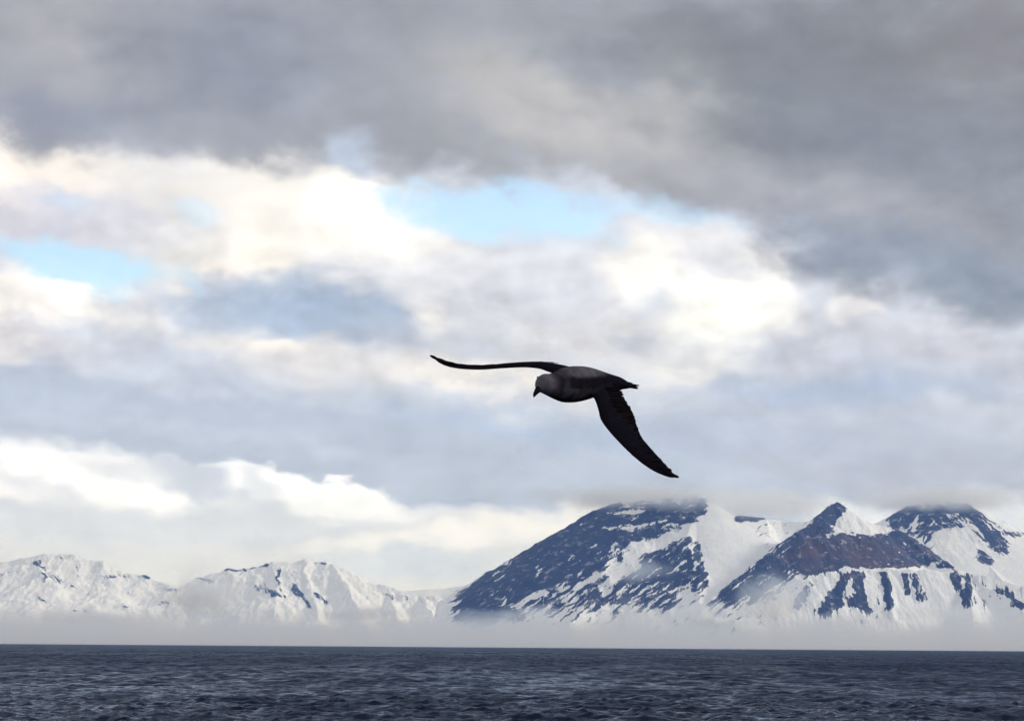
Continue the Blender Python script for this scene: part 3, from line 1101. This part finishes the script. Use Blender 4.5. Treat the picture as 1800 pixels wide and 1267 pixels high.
# body sections: picture x, picture y, depth, half width, half height
BODY = [
    (944.5, 676, -.172, .008, .010), (949, 674.5, -.160, .021, .023), (957, 674, -.140, .030, .031), (966, 676, -.118, .034, .035), (978, 677, -.092, .042, .0435), (992, 676, -.060, .054, .054),
    (1008, 674.5, -.022, .058, .057), (1025, 673, .016, .056, .054), (1042, 672, .055, .049, .046), (1060, 671.5, .092, .040, .034), (1076, 671.5, .122, .034, .024), (1090, 673, .148, .030, .0185), (1102, 675.8, .170, .022, .0095), (1111, 678.3, .186, .009, .0035),
]
sec = catmull(BODY, 60)
rings = []
for px, py, d, hw, hh in sec:
    c = bp_(px, py, d) - RL
    rg = []
    for k in range(28):
        a = 2 * math.pi * k / 28
        ca, sa = math.cos(a), math.sin(a)
        yy = abs(ca) ** 0.92 * (1 if ca >= 0 else -1)
        belly = 1.0 if sa > 0 else 1.06
        rg.append(c + LW * (hw * yy) + UP * (hh * sa * belly))
    rings.append(rg)
loft(bmb, rings)

FAR_LE = [(985, 660, -.030), (962, 652, -.012), (945, 646.5, .005), (918, 644.5, .035), (880, 646.5, .075), (840, 649, .125), (800, 646.5, .175), (775, 639.5, .215), (757, 626.5, .265)]
FAR_TE = [(1046, 655, .085), (1020, 648, .095), (998, 642, .105), (966, 637.5, .125), (920, 638, .150), (870, 642, .185), (820, 643, .215), (788, 638, .240), (757.5, 626, .268)]
NEAR_LE = [(1030, 683, -.020), (1044, 700, -.038), (1051, 719, -.072), (1056, 738, -.108), (1071, 759, -.150), (1095, 785, -.195), (1121, 809, -.238), (1148, 828, -.272), (1172, 838, -.292), (1192, 841.5, -.302)]
NEAR_TE = [(1080, 668, .085), (1091, 684, .066), (1097, 701, .030), (1107, 716, -.004), (1114, 730, -.042), (1119, 746, -.088), (1127.5, 767, -.140), (1141, 784, -.186), (1162, 807, -.242), (1192.5, 840.5, -.301)]


def wing_axes(le, te, n):
    L = catmull([tuple(bp_(*p) - RL) for p in le], n)
    T = catmull([tuple(bp_(*p) - RL) for p in te], n)
    return L, T


def wing_shell(bm, L, T, upsign, thick=.0085):
    n = len(L)
    rings = []
    prof = [(0, 0), (.04, .55), (.12, .9), (.25, 1.0), (.45, .85), (.7, .6), (.9, .42), (1, .30)]
    for i in range(n):
        ch = T[i] - L[i]
        k0, k1 = max(0, i - 1), min(n - 1, i + 1)
        span = (L[k1] + T[k1]) / 2 - (L[k0] + T[k0]) / 2
        nn = np.cross(ch, span) * upsign
        nn /= np.linalg.norm(nn) + 1e-9
        cl = np.linalg.norm(ch)
        s = i / (n - 1)
        frac = .84 + .16 * min(1, max(0, (s - .35) / .2))
        th = thick * (1.25 - .85 * s) * min(1.0, max(.16, cl / .06))
        camber = 0.05 * cl
        top = [L[i] + ch * frac * a + nn * (th * t + camber * math.sin(math.pi * min(1, a * 1.05)) * .8) for a, t in prof]
        bot = [L[i] + ch * frac * a + nn * (-th * t * .8 + camber * math.sin(math.pi * min(1, a * 1.05)) * .8) for a, t in reversed(prof[1:])]
        rings.append([Vector(p) for p in top + bot])
    loft(bm, rings)


farL, farT = wing_axes(FAR_LE, FAR_TE, 60)
nearL, nearT = wing_axes(NEAR_LE, NEAR_TE, 60)
wing_shell(bmb, farL[:58], farT[:58], 1)
wing_shell(bmb, nearL[:58], nearT[:58], -1)
bmesh.ops.recalc_face_normals(bmb, faces=bmb.faces)
me = bpy.data.meshes.new('body')
bmb.to_mesh(me)
bmb.free()
tmp = bpy.data.objects.new('tmp', me)
col.objects.link(tmp)
rm = tmp.modifiers.new('r', 'REMESH')
rm.mode = 'VOXEL'
rm.voxel_size = 0.0023
sm = tmp.modifiers.new('s', 'SMOOTH')
sm.factor = 0.5
sm.iterations = 3
dg = bpy.context.evaluated_depsgraph_get()
me2 = bpy.data.meshes.new_from_object(tmp.evaluated_get(dg))
bpy.data.objects.remove(tmp, do_unlink=True)
me2.name = 'body'
body = link_mesh('body', me2, PLUMAGE, root)
co = np.zeros(len(me2.vertices) * 3, dtype=np.float32)
me2.vertices.foreach_get('co', co)
co = co.reshape(-1, 3)
W = co + np.array(RL)
bu, bv = project(W[:, 0], W[:, 1], W[:, 2])
# along / across the trunk
spine = np.array([tuple(bp_(s[0], s[1], s[2]) - RL) for s in sec])
dist = np.min(np.linalg.norm(co[:, None, :] - spine[None, ::4, :], axis=2), axis=1)
ax = (co @ np.array(HD))
up_ = (co - 0) @ np.array(UP)
trunk = 1 - smooth(.062, .075, dist)
mott = smooth(-.35, .35, fbm(co[:, 0] * 26 + co[:, 1] * 26, co[:, 2] * 40, 4, 77, .6))
head = .85 * smooth(.11, .175, ax)
side = smooth(-.10, .09, ax) * (.12 + .28 * mott)
belly = 1 - smooth(-.012, -.045, up_) * .85 * (1 - head * .5)
topd = 1 - .8 * smooth(-.01, .045, up_) * (1 - .35 * head)
scap = 1 - .8 * smooth(.000, .016, up_) * (1 - smooth(.036, .046, up_)) * smooth(-.11, -.04, ax) * (1 - smooth(.07, .11, ax))
back_sheen = .42 * smooth(.034, .050, up_) * smooth(-.20, -.05, -np.abs(ax + .03)) * (.55 + .3 * mott)  # bluish sky highlight along the upper back, painted in as paler plumage
pale = trunk * (np.maximum(head * (.75 + .35 * mott), side) * belly * topd + back_sheen)
pale = np.clip(pale * scap, 0, 1)
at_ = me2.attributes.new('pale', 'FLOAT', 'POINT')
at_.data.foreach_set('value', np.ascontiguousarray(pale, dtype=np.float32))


def blade(name, base, tip, side, nrm_, width, mat, parent, bend=0.0):
    """one feather: a long flat blade with a raised shaft and rounded end"""
    base, tip, side, nrm_ = (np.array(v, dtype=float) for v in (base, tip, side, nrm_))
    side /= np.linalg.norm(side) + 1e-9
    nrm_ /= np.linalg.norm(nrm_) + 1e-9
    bm = bmesh.new()
    rws = []
    for t, w in ((0, .55), (.3, .9), (.6, 1.0), (.82, .86), (.94, .52), (1.0, .12)):
        c = base + (tip - base) * t + side * bend * t * t
        rws.append([bm.verts.new(c - side * width * w * .5), bm.verts.new(c + nrm_ * .0009), bm.verts.new(c + side * width * w * .5), bm.verts.new(c - nrm_ * .0009)])
    for a, b in zip(rws[:-1], rws[1:]):
        for k in range(4):
            bm.faces.new((a[k], a[(k + 1) % 4], b[(k + 1) % 4], b[k]))
    bm.faces.new(rws[0][::-1])
    bm.faces.new(rws[-1])
    bmesh.ops.recalc_face_normals(bm, faces=bm.faces)
    m = bpy.data.meshes.new(name)
    bm.to_mesh(m)
    bm.free()
    return link_mesh(name, m, mat, parent)


def sample(A, s):
    s = min(max(s, 0), 1) * (len(A) - 1)
    k = min(int(s), len(A) - 2)
    return A[k] + (A[k + 1] - A[k]) * (s - k)


rnd = random.Random(4)
for L, T, sg in ((farL, farT, 1), (nearL, nearT, -1)):
    n = 30
    for i in range(n):
        s = 0.06 + 0.88 * i / (n - 1)
        hand = max(0.0, (s - .42) / .52)                     # 0 on the arm, 1 at the outermost primary
        s2 = min(1.0, s + 0.02 + 0.34 * hand * (1 - s) + .10 * hand)
        f0 = .45 - .25 * hand
        b = sample(L, s) * (1 - f0) + sample(T, s) * f0
        t = sample(T, s2)
        if s2 > .97:
            t = sample(T, s2) * .7 + sample(L, s2) * .3
        ch = t - b
        t = b + ch * ((1.0 + rnd.uniform(-.04, .035)) if hand == 0 else (0.955 + rnd.uniform(-.02, .01)))
        if i == n - 1:
            t = b + (sample(T, 1.0) - b) * 1.03
        sp_ = sample(T, min(1, s + .04)) - sample(T, s - .04)
        nn = np.cross(T[30] - L[30], T[36] - T[24]) * sg
        nn = nn / (np.linalg.norm(nn) + 1e-9)
        if sg == 1 and s < .30:
            continue
        ob = nn * (.0125 - .0075 * s + .0008 * (i % 2))
        off = nn * (.0022 + .0010 * (i % 2))
        w = (.034 - .018 * hand) * rnd.uniform(.9, 1.15)
        side = np.cross(nn, ch)
        blade('flight_feather', b + ob, t + off, side, nn, w, FEATHER, root)

# tail feathers, a short wedge
tb = bp_(1084, 674, .135) - RL
for i in range(9):
    f = (i - 4) / 4
    tipd = (-HD * 1.0 + LW * f * .34 + UP * (-.05 + .02 * abs(f))).normalized()
    ln = .098 - .030 * abs(f) + (.016 if i == 4 else 0)
    base = tb + LW * f * .018 + UP * (.002 * (i % 2))
    blade('tail_feather', base, base + tipd * ln, LW, UP, .026, FEATHER, root)

# bill: stout hooked with tube nostril on top
bmx = bmesh.new()
BILLP = [(946.5, 684, -.168, .0105, .0120), (943.5, 687, -.178, .0088, .0105), (940.8, 691, -.188, .0066, .0085), (938.6, 694.5, -.195, .0046, .0062), (938.2, 697.5, -.199, .0022, .0028)]
bs_ = catmull(BILLP, 14)
rings = []
ax_b = (bp_(938.5, 696, -.197) - bp_(946.5, 684, -.168)).normalized()
sd_ = LW
up_b = ax_b.cross(sd_).normalized()
for px, py, d, hw, hh in bs_:
    c = bp_(px, py, d) - RL
    rings.append([c + sd_ * hw * math.cos(2 * math.pi * k / 14) + up_b * hh * math.sin(2 * math.pi * k / 14) for k in range(14)])
loft(bmx, rings)
bmesh.ops.recalc_face_normals(bmx, faces=bmx.faces)
m = bpy.data.meshes.new('bill')
bmx.to_mesh(m)
bmx.free()
bill = link_mesh('bill', m, BILL, root)

# eyes
EYE = feather_material('eye_dark', (0.004, 0.003, 0.003), (0.006, 0.005, 0.005), 0.1)
for sgn in (-1, 1):
    bm = bmesh.new()
    bmesh.ops.create_uvsphere(bm, u_segments=12, v_segments=8, radius=.0034)
    c = bp_(953, 671, -.150) - RL + LW * (.0235 * sgn) + UP * .006
    bmesh.ops.translate(bm, verts=bm.verts, vec=c)
    m = bpy.data.meshes.new('eye')
    bm.to_mesh(m)
    bm.free()
    link_mesh('eye', m, EYE, root)
